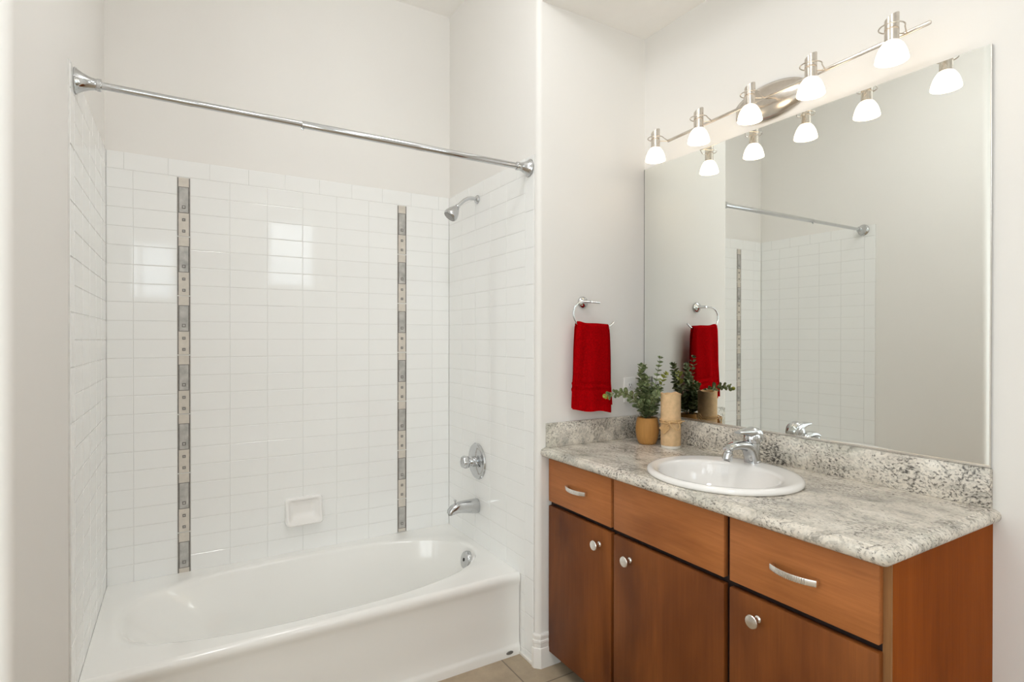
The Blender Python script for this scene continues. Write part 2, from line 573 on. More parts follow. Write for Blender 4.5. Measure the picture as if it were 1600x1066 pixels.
# rear wall with two window openings and a third one added for fill
bm = bmesh.new()
xs = [FARL, FILL_C[0], FILL_C[1], WIN_B[0], WIN_B[1], WIN_A[0], WIN_A[1], M]
for i in range(7):
    op = {1: FILL_C, 3: WIN_B, 5: WIN_A}.get(i)
    if op is None:
        box(bm, xs[i], xs[i + 1], REAR - 0.12, REAR, ZF, ZC)
    else:
        box(bm, xs[i], xs[i + 1], REAR - 0.12, REAR, ZF, op[2])
        box(bm, xs[i], xs[i + 1], REAR - 0.12, REAR, op[3], ZC)
struct('wall_rear', bm, 'paint', smooth=False)
for k, (x0, x1, z0, z1) in enumerate((WIN_A, WIN_B, FILL_C, FILL_D)):
    c0, c1 = (REAR - 0.08, REAR - 0.03) if k < 3 else (FARL - 0.08, FARL - 0.03)

    def wbox(bm, a0, a1, b0, b1, d0, d1, bev=0.0):
        if k < 3:
            box(bm, a0, a1, d0, d1, b0, b1, bev)
        else:
            box(bm, d0, d1, a0, a1, b0, b1, bev)
    bm = bmesh.new()
    fw = 0.035
    wbox(bm, x0, x1, z0, z0 + fw, c0, c1, 0.003)
    wbox(bm, x0, x1, z1 - fw, z1, c0, c1, 0.003)
    wbox(bm, x0, x0 + fw, z0 + fw, z1 - fw, c0, c1, 0.003)
    wbox(bm, x1 - fw, x1, z0 + fw, z1 - fw, c0, c1, 0.003)
    xm = lerp(x0, x1, 0.42 if k == 1 else 0.5)
    if k:
        wbox(bm, xm - 0.02, xm + 0.02, z0 + fw, z1 - fw, c0, c1, 0.003)
    wn = struct('window_%d' % (k + 1), bm, 'trim')  # third and fourth are made up, added for fill light
    bm = bmesh.new()
    wbox(bm, x0 + 0.01, x1 - 0.01, z0 + 0.01, z1 - 0.01, c0 + 0.018, c0 + 0.024)
    obj('window_pane', bm, 'pane', wn, smooth=False)

# ------------------------------------------------------------------ baseboard
PROF = [(0.0, -0.028), (0.0165, -0.028), (0.0165, 0.046), (0.0145, 0.053), (0.0120, 0.055), (0.0120, 0.072), (0.0140, 0.076), (0.0130, 0.084),
        (0.0095, 0.086), (0.0095, 0.094), (0.0110, 0.098), (0.0105, 0.104), (0.0070, 0.108), (0.0, 0.110)]


def baseboard(name, pts, prof=PROF):
    """pts: wall line walked so that the room lies to the right-hand side"""
    bm = bmesh.new()
    P = [Vector((x, y, 0)) for x, y in pts]
    loops = []
    for i, p in enumerate(P):
        ns = []
        for a, b_ in ((i - 1, i), (i, i + 1)):
            if 0 <= a and b_ < len(P):
                d = (P[b_] - P[a]).normalized()
                ns.append(Vector((d.y, -d.x, 0)))
        nrm = sum(ns, Vector()) / len(ns)
        nrm = nrm / max(nrm.length_squared, 0.3)
        loops.append([p + nrm * o + Vector((0, 0, z)) for o, z in prof])
    loft(bm, loops, True, True, True)
    return struct(name, bm, 'trim', angle=25)


baseboard('baseboard_partition', [(L + 0.0065, -0.8495), (L + 0.0065, -0.858), (L + 0.019, W), (1.632, W)])
baseboard('baseboard_right', [(M, -2.19), (M, REAR)])
baseboard('baseboard_left', [(-0.006, -1.42), (-0.006, -0.852)])
bm = bmesh.new()          # low caulked strip along the foot of the tile between tub and baseboard
box(bm, L - 0.008, L - 0.0005, -0.848, -0.7475, ZF, ZF + 0.014, 0.003)
struct('trim_1', bm, 'trim')

# ------------------------------------------------------------------ tile surround
ROW = 0.0779
rows = [TT, 2.0293] + [2.0293 - ROW * k for k in range(1, 22)] + [0.316]


def tile_face(bm, P, u0, u1, v0, v1, gap=0.0007, tilt=0.00020):
    """one raised glazed tile; P(u, v, depth) maps to the wall"""
    u0, u1, v0, v1 = u0 + gap, u1 - gap, v0 + gap, v1 - gap
    if u1 - u0 < 0.004 or v1 - v0 < 0.004:
        return
    e = 0.0022
    t = [random.uniform(-tilt, tilt) for _ in range(3)]
    t4 = t[0] + t[2] - t[1]
    hs = [t[0], t[1], t[2], t4]
    quad = [(u0, v0, 1, 1), (u1, v0, -1, 1), (u1, v1, -1, -1), (u0, v1, 1, -1)]
    l0 = [P(u, v, -0.0022) for u, v, a, b_ in quad]
    l1 = [P(u, v, -0.0008 + h) for (u, v, a, b_), h in zip(quad, hs)]
    l2 = [P(u + a * e * .45, v + b_ * e * .45, -0.0002 + h) for (u, v, a, b_), h in zip(quad, hs)]
    l3 = [P(u + a * e, v + b_ * e, h) for (u, v, a, b_), h in zip(quad, hs)]
    loft(bm, [l0, l1, l2, l3], True, False, True, 0)


def grid_tiles(bm, P, cols, rws, skip=None, tilt=0.00020):
    for c0, c1 in cols:
        for r1, r0 in zip(rws, rws[1:]):
            if skip and skip((c0 + c1) / 2, (r0 + r1) / 2):
                continue
            tile_face(bm, P, c0, c1, r0, r1, tilt=tilt)


def backing(bm, P, u0, u1, v0, v1):
    f = bm.faces.new([bm.verts.new(P(u, v, -0.0016)) for u, v in ((u0, v0), (u1, v0), (u1, v1), (u0, v1))])
    f.material_index = 1
    lp0 = [P(u, v, -0.0016) for u, v in ((u0, v0), (u1, v0), (u1, v1), (u0, v1))]
    lp1 = [P(u, v, -0.0062) for u, v in ((u0, v0), (u1, v0), (u1, v1), (u0, v1))]
    loft(bm, [lp0, lp1], True, False, False, 1)


S1 = (0.2474, 0.2962)
S2 = (1.2275, 1.2762)
STRIP_TOP = 2.0256
Pb = lambda u, v, d: (u, -d, v)
bm = bmesh.new()
backing(bm, Pb, 0.0, L, 0.30, TT)
vc = [0.0, 0.0905, S1[0], S1[1], 0.4487, 0.604, 0.7594, 0.9178, 1.0764, S2[0], S2[1], 1.4202, L]
cols = [(a, b_) for a, b_ in zip(vc, vc[1:]) if (a, b_) not in (S1, S2)]
grid_tiles(bm, Pb, cols, rows[1:])
bc = [0.0, 0.0588] + [0.0588 + 0.1555 * k for k in range(1, 10)] + [L]
grid_tiles(bm, Pb, list(zip(bc, bc[1:])), rows[:2])
struct('wall_back_tile', bm, ['tile', 'grout'], angle=4)

EDGE = -0.848
SEAM = -0.7783
hv = [0.0] + [SEAM + 0.155 * k for k in range(5, -1, -1)]
hv = [0.0] + [v for v in hv[1:] if v < -0.02]
sc_cols = [(b_, a) for a, b_ in zip(hv, hv[1:])]
hb = [0.0] + [-0.09 - 0.155 * k for k in range(5)] + [SEAM]
for side in ('right', 'left'):
    if side == 'right':
        Ps = lambda u, v, d: (L - d, u, v)
    else:
        Ps = lambda u, v, d: (d, u, v)
    bm = bmesh.new()
    backing(bm, Ps, EDGE, 0.0, ZF, TT)
    grid_tiles(bm, Ps, sc_cols, rows[1:], tilt=0.00007)
    lowrows = [0.316 - ROW * k for k in range(5)]
    grid_tiles(bm, Ps, [(SEAM, -0.7475 + 0.0)], lowrows + [ZF], tilt=0.00007)
    grid_tiles(bm, Ps, [(b_, a) for a, b_ in zip(hb, hb[1:])], rows[:2], tilt=0.00007)
    # bullnose trim pieces standing on end along the front edge
    z = 2.0293
    vz = [TT, 2.0293 - ROW * 0.02]
    z = 1.5605 + 0.1549 * 3
    vz = [TT, z]
    while z > ZF + 0.16:
        z -= 0.1549
        vz.append(z)
    vz.append(ZF)
    for a, b_ in zip(vz, vz[1:]):
        u0, u1, v0, v1 = EDGE + 0.0006, SEAM - 0.0009, b_ + 0.0009, a - 0.0009
        if v1 - v0 < 0.01:
            continue
        lp = []
        for uu, dd in ((u1, -0.002), (u1, -0.0006), (u1 - 0.002, 0), (u0 + 0.006, 0), (u0 + 0.0025, -0.001), (u0 + 0.0006, -0.003), (u0, -0.006)):
            lp.append((uu, dd))
        loft(bm, [[Ps(uu, v0, dd - 0.001) for uu, dd in lp], [Ps(uu, v0 + 0.0015, dd) for uu, dd in lp],
                  [Ps(uu, v1 - 0.0015, dd) for uu, dd in lp], [Ps(uu, v1, dd - 0.001) for uu, dd in lp]], False, False, False, 0)
    struct('wall_%s_tile' % side, bm, ['tile', 'grout'], angle=4)

# ------------------------------------------------------------------ decorative strips set into the back wall
MOD = 0.2553


def accent_strip(u0, u1, zbot, label):
    t = thing('accent_strip', ((u0 + u1) / 2, 0, zbot), label, 'tile strip', 'decorative tile strips of the tub surround')
    top = STRIP_TOP
    k = 0
    cx = (u0 + u1) / 2
    while top > zbot + 0.02:
        bot = max(top - MOD + 0.0045, zbot)
        bm = bmesh.new()
        box(bm, u0 + 0.0006, u1 - 0.0006, -0.0008, 0.005, bot, top, 0.0007, 1, 0)
        for s in (u0 + 0.0010, u1 - 0.0052):
            box(bm, s, s + 0.0042, -0.0013, 0.0, bot + 0.0003, top - 0.0003, 0.0004, 1, 2)

        def clip_box(a0, a1, z1, z0, d, mat):
            if z1 - 0.004 > bot:
                box(bm, a0, a1, d, 0.0, max(z0, bot + 0.001), z1, 0.0004, 1, mat)
        clip_box(u0 + 0.0050, u1 - 0.0050, top - 0.0385, top - 0.1520, -0.0012, 2)
        clip_box(u0 + 0.0078, u1 - 0.0078, top - 0.0415, top - 0.1490, -0.0017, 1)
        clip_box(cx - 0.0070, cx + 0.0070, top - 0.1190, top - 0.1335, -0.0034, 2)
        clip_box(cx - 0.0034, cx + 0.0034, top - 0.1225, top - 0.1300, -0.0042, 1)
        for zc in (0.1808, 0.2293):
            clip_box(cx - 0.0062, cx + 0.0062, top - zc + 0.0062, top - zc - 0.0062, -0.0026, 2)
            clip_box(cx - 0.0026, cx + 0.0026, top - zc + 0.0026, top - zc - 0.0026, -0.0032, 1)
        obj('accent_tile', bm, ['strip_cream', 'strip_grey', 'strip_dark'], t, angle=30)
        top -= MOD
        k += 1


accent_strip(*S1, 0.3175, 'decorative cream and pewter tile strip on the tub wall, left of the soap dish')
accent_strip(*S2, 0.3255, 'decorative cream and pewter tile strip on the tub wall, right of the soap dish')

# ================================================================== BATHTUB
tub = thing('bathtub', (0.76, -0.373, ZF), 'white enamel alcove bathtub with a plain apron under the tiled walls', 'bathtub')
D = 0.7464
bcx, bcy = 0.765, -0.372


def basin_pt(th, t):
    """t = 0 at the rim opening, 1 at the floor of the tub"""
    c, s = math.cos(th), math.sin(th)
    left = c < 0
    e = lerp(2.9 if left else 2.25, 3.0, t * 0.5)
    hx = (0.69 if left else 0.705)
    hx = lerp(hx, 0.43 if left else 0.62, t)
    hy = lerp(0.303, 0.225, t)
    x = bcx + hx * math.copysign(abs(c) ** (2 / e), c)
    y = bcy + hy * math.copysign(abs(s) ** (2 / e), s)
    return x, y


ths = sorted(set([2 * math.pi * i / 120 for i in range(120)]))
corner = []
for (x, y) in ((0, 0), (L, 0), (L, -D + 0.02), (0, -D + 0.02)):
    a = math.atan2((y - bcy), (x - bcx)) % (2 * math.pi)
    j = min(range(len(ths)), key=lambda i: abs(ths[i] - a))
    ths[j] = a


def rect_pt(th, x0, x1, y0, y1):
    c, s = math.cos(th), math.sin(th)
    best = 1e9
    if c > 1e-9: best = min(best, (x1 - bcx) / c)
    if c < -1e-9: best = min(best, (x0 - bcx) / c)
    if s > 1e-9: best = min(best, (y1 - bcy) / s)
    if s < -1e-9: best = min(best, (y0 - bcy) / s)
    return bcx + c * best, bcy + s * best


loops = []
zb = 0.035
prof = [(1.25, zb - 0.004), (1.12, zb), (1.0, zb + 0.012), (0.90, zb + 0.045), (0.72, zb + 0.105), (0.45, zb + 0.175), (0.25, zb + 0.226), (0.14, ZT - 0.040),
        (0.075, ZT - 0.022), (0.035, ZT - 0.0115), (0.0, ZT - 0.0050), (-0.03, ZT - 0.0014), (-0.07, ZT + 0.0004)]
for t, z in prof:
    lp = []
    for th in ths:
        x, y = basin_pt(th, min(max(t, 0), 1))
        if t > 1:
            f = 1 - (t - 1) * 2.6
            x, y = bcx + 0.07 + (x - bcx - 0.07) * f, bcy + (y - bcy) * f
        if t < 0:
            rx, ry = rect_pt(th, 0.0, L, -D + 0.02, -0.0)
            x, y = lerp(x, rx, -t * 4), lerp(y, ry, -t * 4)
        lp.append((x, y, z))
    loops.append(lp)
for f in (0.4, 0.75, 1.0):
    lp = []
    for th in ths:
        x, y = basin_pt(th, 0)
        rx, ry = rect_pt(th, 0.0008, L - 0.0008, -D + 0.02, -0.0008)
        lp.append((lerp(x, rx, f), lerp(y, ry, f), ZT + 0.0004))
    loops.append(lp)
bm = bmesh.new()
loft(bm, loops, True, True, False)
# rolled front edge and apron
pr = [(-D + 0.02, ZT + 0.0004)]
for i in range(1, 9):
    a = math.radians(90 * i / 8)
    pr.append((-D + 0.02 - 0.02 * math.sin(a), ZT - 0.024 + 0.0244 * math.cos(a)))
pr += [(-D + 0.0005, ZT - 0.033), (-D + 0.0045, ZT - 0.044), (-D + 0.0085, ZT - 0.060), (-D + 0.010, 0.20), (-D + 0.0105, 0.085), (-D + 0.010, 0.020), (-D + 0.007, 0.012), (-D + 0.003, 0.006), (-D + 0.001, -0.001), (-D, ZF)]
n = 40
loft(bm, [[(lerp(0.0008, L - 0.0008, i / n), y, z) for i in range(n + 1)] for y, z in pr], False)
# end and rear skirts so the tub is a closed body
for x in (0.0008, L - 0.0008):
    f = bm.faces.new([bm.verts.new((x, y, z)) for y, z in pr] + [bm.verts.new((x, -0.0008, ZF)), bm.verts.new((x, -0.0008, ZT + 0.0004))])
obj('tub_body', bm, 'enamel', tub, angle=50)
bm = bmesh.new()
oc = Vector((1.448, -0.366, 0.262))
od = Vector((-0.97, 0.0, 0.24)).normalized()
lathe(bm, [(0.0, 0.0165), (0.006, 0.0165), (0.030, 0.0155), (0.039, 0.0125), (0.0415, 0.008), (0.0425, -0.018)], oc, od, 36, cap0=False)
ov = obj('overflow_plate', bm, 'chrome', tub, label='round chrome overflow plate')
bm = bmesh.new()
lathe(bm, [(0.008, 0.0150), (0.008, 0.0178), (0.0, 0.0183)], oc, od, 20)
obj('screw', bm, 'black', ov)
bm = bmesh.new()
lathe(bm, [(0.0, 0.004), (0.02, 0.0035), (0.031, 0.0), (0.033, -0.006)], (1.26, bcy, zb + 0.0005), (0, 0, 1), 28, cap0=False)
obj('drain', bm, 'chrome', tub)
bm = bmesh.new()
lathe(bm, [(0.0, 0.002), (0.9, 0.002), (1.0, 0.0005), (1.0, -0.003)], (1.466, -D - 0.0002, -0.0095), (0, -1, 0), 28, sa=0.017, sb=0.0075, cap0=False)
obj('badge', bm, 'badge', tub, label='small grey oval badge')

# soap dish
bm = bmesh.new()
sx, sz = 0.7625, 0.516


def rr(hx, z0, z1, depth, rad, n=6):
    pts = []
    for cx, cz, a0 in ((sx + hx - rad, z1 - rad, 0), (sx - hx + rad, z1 - rad, 90), (sx - hx + rad, z0 + rad, 180), (sx + hx - rad, z0 + rad, 270)):
        for x, z in arc2(cx, cz, rad, a0, a0 + 90, n):
            s = (z1 - z) / (z1 - z0)
            pts.append((x, -depth(s), z))
    return pts


dd = lambda base, low: (lambda s: base + low * (s ** 1.6))
loft(bm, [rr(0.084, 0.455, 0.580, dd(-0.003, 0), 0.014), rr(0.0845, 0.454, 0.581, dd(0.008, 0.010), 0.015), rr(0.0825, 0.4545, 0.579, dd(0.015, 0.026), 0.016),
          rr(0.078, 0.458, 0.575, dd(0.019, 0.033), 0.017), rr(0.0725, 0.463, 0.570, dd(0.019, 0.034), 0.017), rr(0.068, 0.468, 0.566, dd(0.014, 0.028), 0.016), rr(0.063, 0.475, 0.561, dd(0.007, 0.020), 0.016),
          rr(0.056, 0.489, 0.555, dd(0.003, 0.003), 0.016), rr(0.030, 0.508, 0.535, dd(0.0015, 0.001), 0.012)], True, False, True)
o = obj('soap_dish', bm, 'porcelain', angle=70)
tag(o, 'white ceramic soap dish set into the back tile above the tub', 'soap dish')

# ------------------------------------------------------------------ shower rod
ra, rbb = Vector((0.0, -0.772, 2.0715)), Vector((L, -0.8126, 2.0506))
rod = thing('shower_rod', ra, 'long chrome tension shower curtain rod across the top of the tub alcove', 'curtain rod')
ax = (rbb - ra).normalized()
LEN = (rbb - ra).length
jn = 0.405
bm = bmesh.new()
tube(bm, [ra + ax * 0.03, ra + ax * (LEN * jn + 0.02)], 0.0105, 20)
obj('inner_tube', bm, 'chrome', rod)
bm = bmesh.new()
tube(bm, [ra + ax * LEN * jn, ra + ax * (LEN * jn + 0.0015), ra + ax * (LEN - 0.03)], [0.0118, 0.0127, 0.0127], 20)
obj('outer_tube', bm, 'chrome', rod)
bm = bmesh.new()
q = ra + ax * LEN * jn - Vector((0, 0, 0.0128))
box(bm, q.x - 0.003, q.x + 0.006, q.y - 0.002, q.y + 0.002, q.z - 0.006, q.z + 0.002, 0.0008)
obj('stop_tab', bm, 'chrome', rod)
for p, d in ((ra, ax), (rbb, -ax)):
    bm = bmesh.new()
    lathe(bm, [(0.0365, 0.0), (0.0365, 0.003), (0.033, 0.006), (0.0255, 0.018), (0.0195, 0.032), (0.0165, 0.044), (0.0162, 0.050), (0.0175, 0.051), (0.0175, 0.060), (0.0160, 0.062), (0.011, 0.0625)], p + d * 0.0012, d, 36)
    fl = obj('end_flange', bm, 'chrome', rod)
    bm = bmesh.new()
    lathe(bm, [(0.0372, 0.0), (0.0372, 0.0022)], p + d * 0.0004, d, 36)
    obj('rubber_pad', bm, 'aer', fl)

# ------------------------------------------------------------------ shower head
YV = -0.340
sh = thing('shower_fixture', (L, YV, 2.0203), 'chrome shower head on a bent arm high on the right tile wall', 'shower head')
bm = bmesh.new()
lathe(bm, [(0.0215, 0.0), (0.0215, 0.003), (0.017, 0.009), (0.011, 0.013)], (L - 0.0005, YV, 2.0203), (-1, 0, 0), 30)
obj('wall_flange', bm, 'chrome', sh)
bm = bmesh.new()
tube(bm, spline([(L - 0.004, YV, 2.0203), (1.497, YV, 2.0225), (1.472, YV, 2.0205), (1.448, YV, 2.0075), (1.424, YV, 1.9865), (1.412, YV, 1.975)], 6), 0.0092, 16)
obj('shower_arm', bm, 'chrome', sh)
hd = Vector((-0.62, 0.0, -0.785)).normalized()
hp = Vector((1.4145, YV, 1.977))
bm = bmesh.new()
lathe(bm, [(0.0115, 0.0), (0.0125, 0.004), (0.0115, 0.010), (0.0150, 0.014), (0.0225, 0.026), (0.0300, 0.042), (0.0345, 0.058), (0.0350, 0.066), (0.0330, 0.071), (0.0300, 0.074)], hp, hd, 36, cap1=False)
hb_ = obj('shower_head', bm, 'chrome', sh)
bm = bmesh.new()
lathe(bm, [(0.0302, 0.0705), (0.0290, 0.0735), (0.024, 0.0725), (0.0225, 0.0765), (0.012, 0.0785), (0.0, 0.0785)], hp, hd, 32, cap0=False, cap1=False)
obj('spray_face', bm, 'aer', hb_)

# ------------------------------------------------------------------ shower valve
vz_ = 0.7285
sv = thing('shower_valve', (L, YV, vz_), 'round chrome shower valve plate with a knob handle on the tile wall', 'shower valve')
bm = bmesh.new()
lathe(bm, [(0.0890, 0.0), (0.0890, 0.003), (0.086, 0.007), (0.078, 0.0095), (0.074, 0.0085), (0.066, 0.0110), (0.045, 0.0155), (0.030, 0.018), (0.0, 0.0185)], (L - 0.0005, YV, vz_), (-1, 0, 0), 56, cap1=False)
obj('escutcheon', bm, 'chrome', sv)
bm = bmesh.new()
lathe(bm, [(0.026, 0.015), (0.0250, 0.034), (0.0215, 0.037), (0.0195, 0.046), (0.0185, 0.050)], (L, YV, vz_), (-1, 0, 0), 32)
obj('stem_sleeve', bm, 'chrome', sv)
bm = bmesh.new()
nl = 60
loops = []
for r, h in ((0.015, 0.046), (0.0225, 0.049), (0.0285, 0.055), (0.0305, 0.063), (0.0300, 0.074), (0.0262, 0.083), (0.018, 0.088), (0.006, 0.0895)):
    lp = []
    for i in range(nl):
        a = 2 * math.pi * i / nl
        k = 1 + 0.055 * math.cos(6 * a) * min(1, r / 0.028)
        lp.append((L - h, YV + r * k * math.cos(a), vz_ + 0.002 + r * k * math.sin(a)))
    loops.append(lp)
loft(bm, loops, True, True, True)
obj('knob_handle', bm, 'chrome', sv)
bm = bmesh.new()
sweep(bm, [(L - 0.016, YV - 0.020, vz_ - 0.004), (L - 0.020, YV - 0.034, vz_ - 0.010), (L - 0.021, YV - 0.050, vz_ - 0.018)], [0.006, 0.007, 0.005], [0.004, 0.004, 0.003], (0, 0.35, -0.94), 12)
obj('temperature_lever', bm, 'chrome', sv)

# ------------------------------------------------------------------ tub spout
sp = thing('tub_spout', (L, YV, 0.508), 'chrome tub filler spout with a pull-up diverter below the valve', 'tub spout')
bm = bmesh.new()
path = [(L - 0.0005, YV, 0.508), (1.505, YV, 0.508), (1.47, YV, 0.511), (1.43, YV, 0.514), (1.405, YV, 0.513), (1.387, YV, 0.507), (1.378, YV, 0.499), (1.376, YV, 0.490)]
sweep(bm, path, [0.0300, 0.0305, 0.0285, 0.0262, 0.0245, 0.0225, 0.0205, 0.0195], [0.0345, 0.0350, 0.0315, 0.0275, 0.0250, 0.0225, 0.0195, 0.0175], (0, 1, 0), 28, power=2.7)
obj('spout_body', bm, 'chrome', sp, angle=45)
bm = bmesh.new()
lathe(bm, [(0.0035, -0.006), (0.0030, 0.010), (0.0065, 0.013), (0.0072, 0.016), (0.0050, 0.019), (0.0, 0.0195)], (1.398, YV, 0.535), (0, 0, 1), 18, cap1=False)
obj('diverter_knob', bm, 'chrome', sp)
bm = bmesh.new()
lathe(bm, [(0.0135, 0.003), (0.0135, -0.004), (0.011, -0.0045)], (1.3765, YV, 0.4885), (0.25, 0, -1), 24)
obj('outlet_ring', bm, 'aer', sp)

# ================================================================== VANITY
XD = 1.572           # front of the doors
XFR = 1.5925         # front of the face frame
YL, YR = -0.874, -2.1705
cab = thing('vanity_cabinet', (1.84, -1.52, ZF), 'reddish brown stained wood vanity cabinet under the granite counter', 'vanity cabinet')
bm = bmesh.new()
zc0, zc1 = 0.030, 0.8445
box(bm, XFR, M - 0.001, YL - 0.018, YL, zc0, zc1)                    # end next to the partition
box(bm, XFR, M - 0.012, YL - 0.018, -2.152, zc0, zc0 + 0.018)        # bottom
box(bm, M - 0.012, M - 0.001, YL - 0.018, -2.152, zc0, zc1)          # back
obj('carcass', bm, 'cab_gap', cab, smooth=False)
bm = bmesh.new()                                                     # face frame
for y0, y1 in ((YL - 0.018, YL - 0.036), (-1.256, -1.300), (-1.737, -1.779), (-2.134, -2.152)):
    box(bm, XFR, XFR + 0.019, y1, y0, zc0, zc1)
for z0, z1 in ((zc0, 0.058), (0.636, 0.663), (0.822, zc1)):
    for y0, y1 in ((YL - 0.036, -1.256), (-1.300, -1.737), (-1.779, -2.134)):
        box(bm, XFR + 0.0003, XFR + 0.019, y1, y0, z0, z1)
obj('face_frame', bm, 'cab_gap', cab, smooth=False, label='recessed face frame, coloured dark as shade in the gaps')
bm = bmesh.new()
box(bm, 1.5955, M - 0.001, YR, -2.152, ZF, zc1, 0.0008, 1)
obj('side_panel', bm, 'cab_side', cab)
bm = bmesh.new()
box(bm, 1.5895, 1.5953, YR + 0.0004, -2.152, ZF, zc1, 0.0008, 1)
obj('edge_strip', bm, 'cab_edge', cab, label='lighter wood edge strip')
bm = bmesh.new()
box(bm, 1.640, 1.655, -2.152, YL - 0.001, ZF, zc0)
obj('toe_kick', bm, 'cab_gap', cab, smooth=False)
bays = [(-0.8825, -1.2715), (-1.2855, -1.7490), (-1.7675, -2.1535)]
for k, (ya_, yb_) in enumerate(bays):
    bm = bmesh.new()
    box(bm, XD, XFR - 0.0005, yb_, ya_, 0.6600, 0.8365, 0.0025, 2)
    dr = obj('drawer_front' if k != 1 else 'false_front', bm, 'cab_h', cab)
    if k != 1:
        yc, zc = (ya_ + yb_) / 2, 0.748
        bm = bmesh.new()
        pts = []
        hw, ht = [], []
        for i in range(17):
            t = -1 + 2 * i / 16
            pts.append((XD - 0.012 - 0.016 * (1 - t * t), yc - t * 0.060, zc + 0.0))
            hw.append(0.0082)
            ht.append(0.0028)
        sweep(bm, pts, hw, ht, (0, 0, 1), 16, power=4)
        for s in (-1, 1):
            box(bm, XD - 0.0135, XD + 0.0005, yc + s * 0.0565 - 0.005, yc + s * 0.0565 + 0.005, zc - 0.0078, zc + 0.0078, 0.002)
        # fluted grip bars
        for i in range(15):
            t = -0.62 + 1.24 * i / 14
            xx = XD - 0.0145 - 0.016 * (1 - t * t)
            box(bm, xx - 0.0007, xx + 0.001, yc - t * 0.060 - 0.0011, yc - t * 0.060 + 0.0011, zc - 0.0068, zc + 0.0068)
        obj('drawer_handle', bm, 'satin', dr)
for k, (ya_, yb_) in enumerate(bays):
    bm = bmesh.new()
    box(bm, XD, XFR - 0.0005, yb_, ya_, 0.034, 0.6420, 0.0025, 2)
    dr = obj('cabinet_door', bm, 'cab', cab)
    yk = (-1.2085, -1.3690, -1.8570)[k]
    zk = (0.583, 0.579, 0.590)[k]
    bm = bmesh.new()
    lathe(bm, [(0.0100, 0.0), (0.0095, 0.0025), (0.0058, 0.006), (0.0050, 0.015), (0.0065, 0.021), (0.0120, 0.0255), (0.0175, 0.0275), (0.0180, 0.0295), (0.0165, 0.0315), (0.0090, 0.0328), (0.0, 0.0332)], (XD + 0.0003, yk, zk), (-1, 0, 0), 28, cap1=False)
    obj('door_knob', bm, 'satin', dr)

# ------------------------------------------------------------------ granite counter
ct = thing('countertop', (1.83, -1.53, 0.845), 'speckled grey granite vanity counter with matching backsplash', 'countertop')
SC = (1.785, -1.572)      # sink centre
XE, YE = 1.5385, -2.188   # outermost front and right edge


def outline(inset, n=6):
    x0, y0 = XE + inset, YE + inset
    r = max(0.020 - inset, 0.004)
    return [(M - 0.0005, W - 0.0005), (x0, W - 0.0005)] + arc2(x0 + r, y0 + r, r, 180, 270, n) + [(M - 0.0005, y0)]


bm = bmesh.new()
lps = []
for ins, z in ((0.026, ZK), (0.0215, ZK - 0.0002), (0.0200, ZK - 0.0026), (0.0175, ZK - 0.0034), (0.010, ZK - 0.0048), (0.0040, ZK - 0.0085), (0.0008, ZK - 0.0145), (0.0, ZK - 0.020),
               (0.0010, ZK - 0.026), (0.0045, ZK - 0.032), (0.0105, ZK - 0.0368), (0.016, ZK - 0.0370), (0.08, ZK - 0.0372)):
    lps.append([(x, y, z) for x, y in outline(ins)])
rws = loft(bm, lps, False)
# top with an opening for the basin
hole = [bm.verts.new((SC[0] + 0.196 * math.cos(2 * math.pi * i / 48), SC[1] + 0.211 * math.sin(2 * math.pi * i / 48), ZK)) for i in range(48)]
he = [bm.edges.new((hole[i], hole[(i + 1) % 48])) for i in range(48)]
top = rws[0]
te = [bm.edges.get((top[i], top[i + 1])) for i in range(len(top) - 1)] + [bm.edges.new((top[-1], top[0]))]
bmesh.ops.triangle_fill(bm, use_beauty=True, use_dissolve=False, edges=he + te)
low = [bm.verts.new((v.co.x, v.co.y, ZK - 0.037)) for v in hole]
for i in range(48):
    bm.faces.new((hole[i], hole[(i + 1) % 48], low[(i + 1) % 48], low[i]))
obj('slab', bm, 'granite', ct, angle=40)
bm = bmesh.new()
box(bm, M - 0.0205, M - 0.0006, -2.1700, W - 0.0006, ZK, 0.9875, 0.0025, 2)
obj('backsplash', bm, 'granite_splash', ct)
bm = bmesh.new()
box(bm, 1.5635, M - 0.0208, W - 0.0205, W - 0.0006, ZK, 0.9815, 0.0025, 2)
obj('side_splash', bm, 'granite_splash', ct)

# ------------------------------------------------------------------ sink
sk = thing('sink', (SC[0], SC[1], ZK), 'round white drop-in bathroom sink in the granite counter', 'sink')
A, B = 0.228, 0.250     # half sizes along x and y
bm = bmesh.new()
loops = []
n = 72


def sink_loop(f, z, bowl):
    """f: fraction of the outer size; bowl 0..1 moves from the rim outline to the bowl outline"""
    lp = []
    for i in range(n):
        a = 2 * math.pi * i / n
        ex, ey = A * f, B * f
        cxs = 0.0 - 0.022 * bowl
        lp.append((SC[0] + cxs + ex * math.cos(a) * (1 - 0.03 * bowl), SC[1] + ey * math.sin(a), z))
    return lp


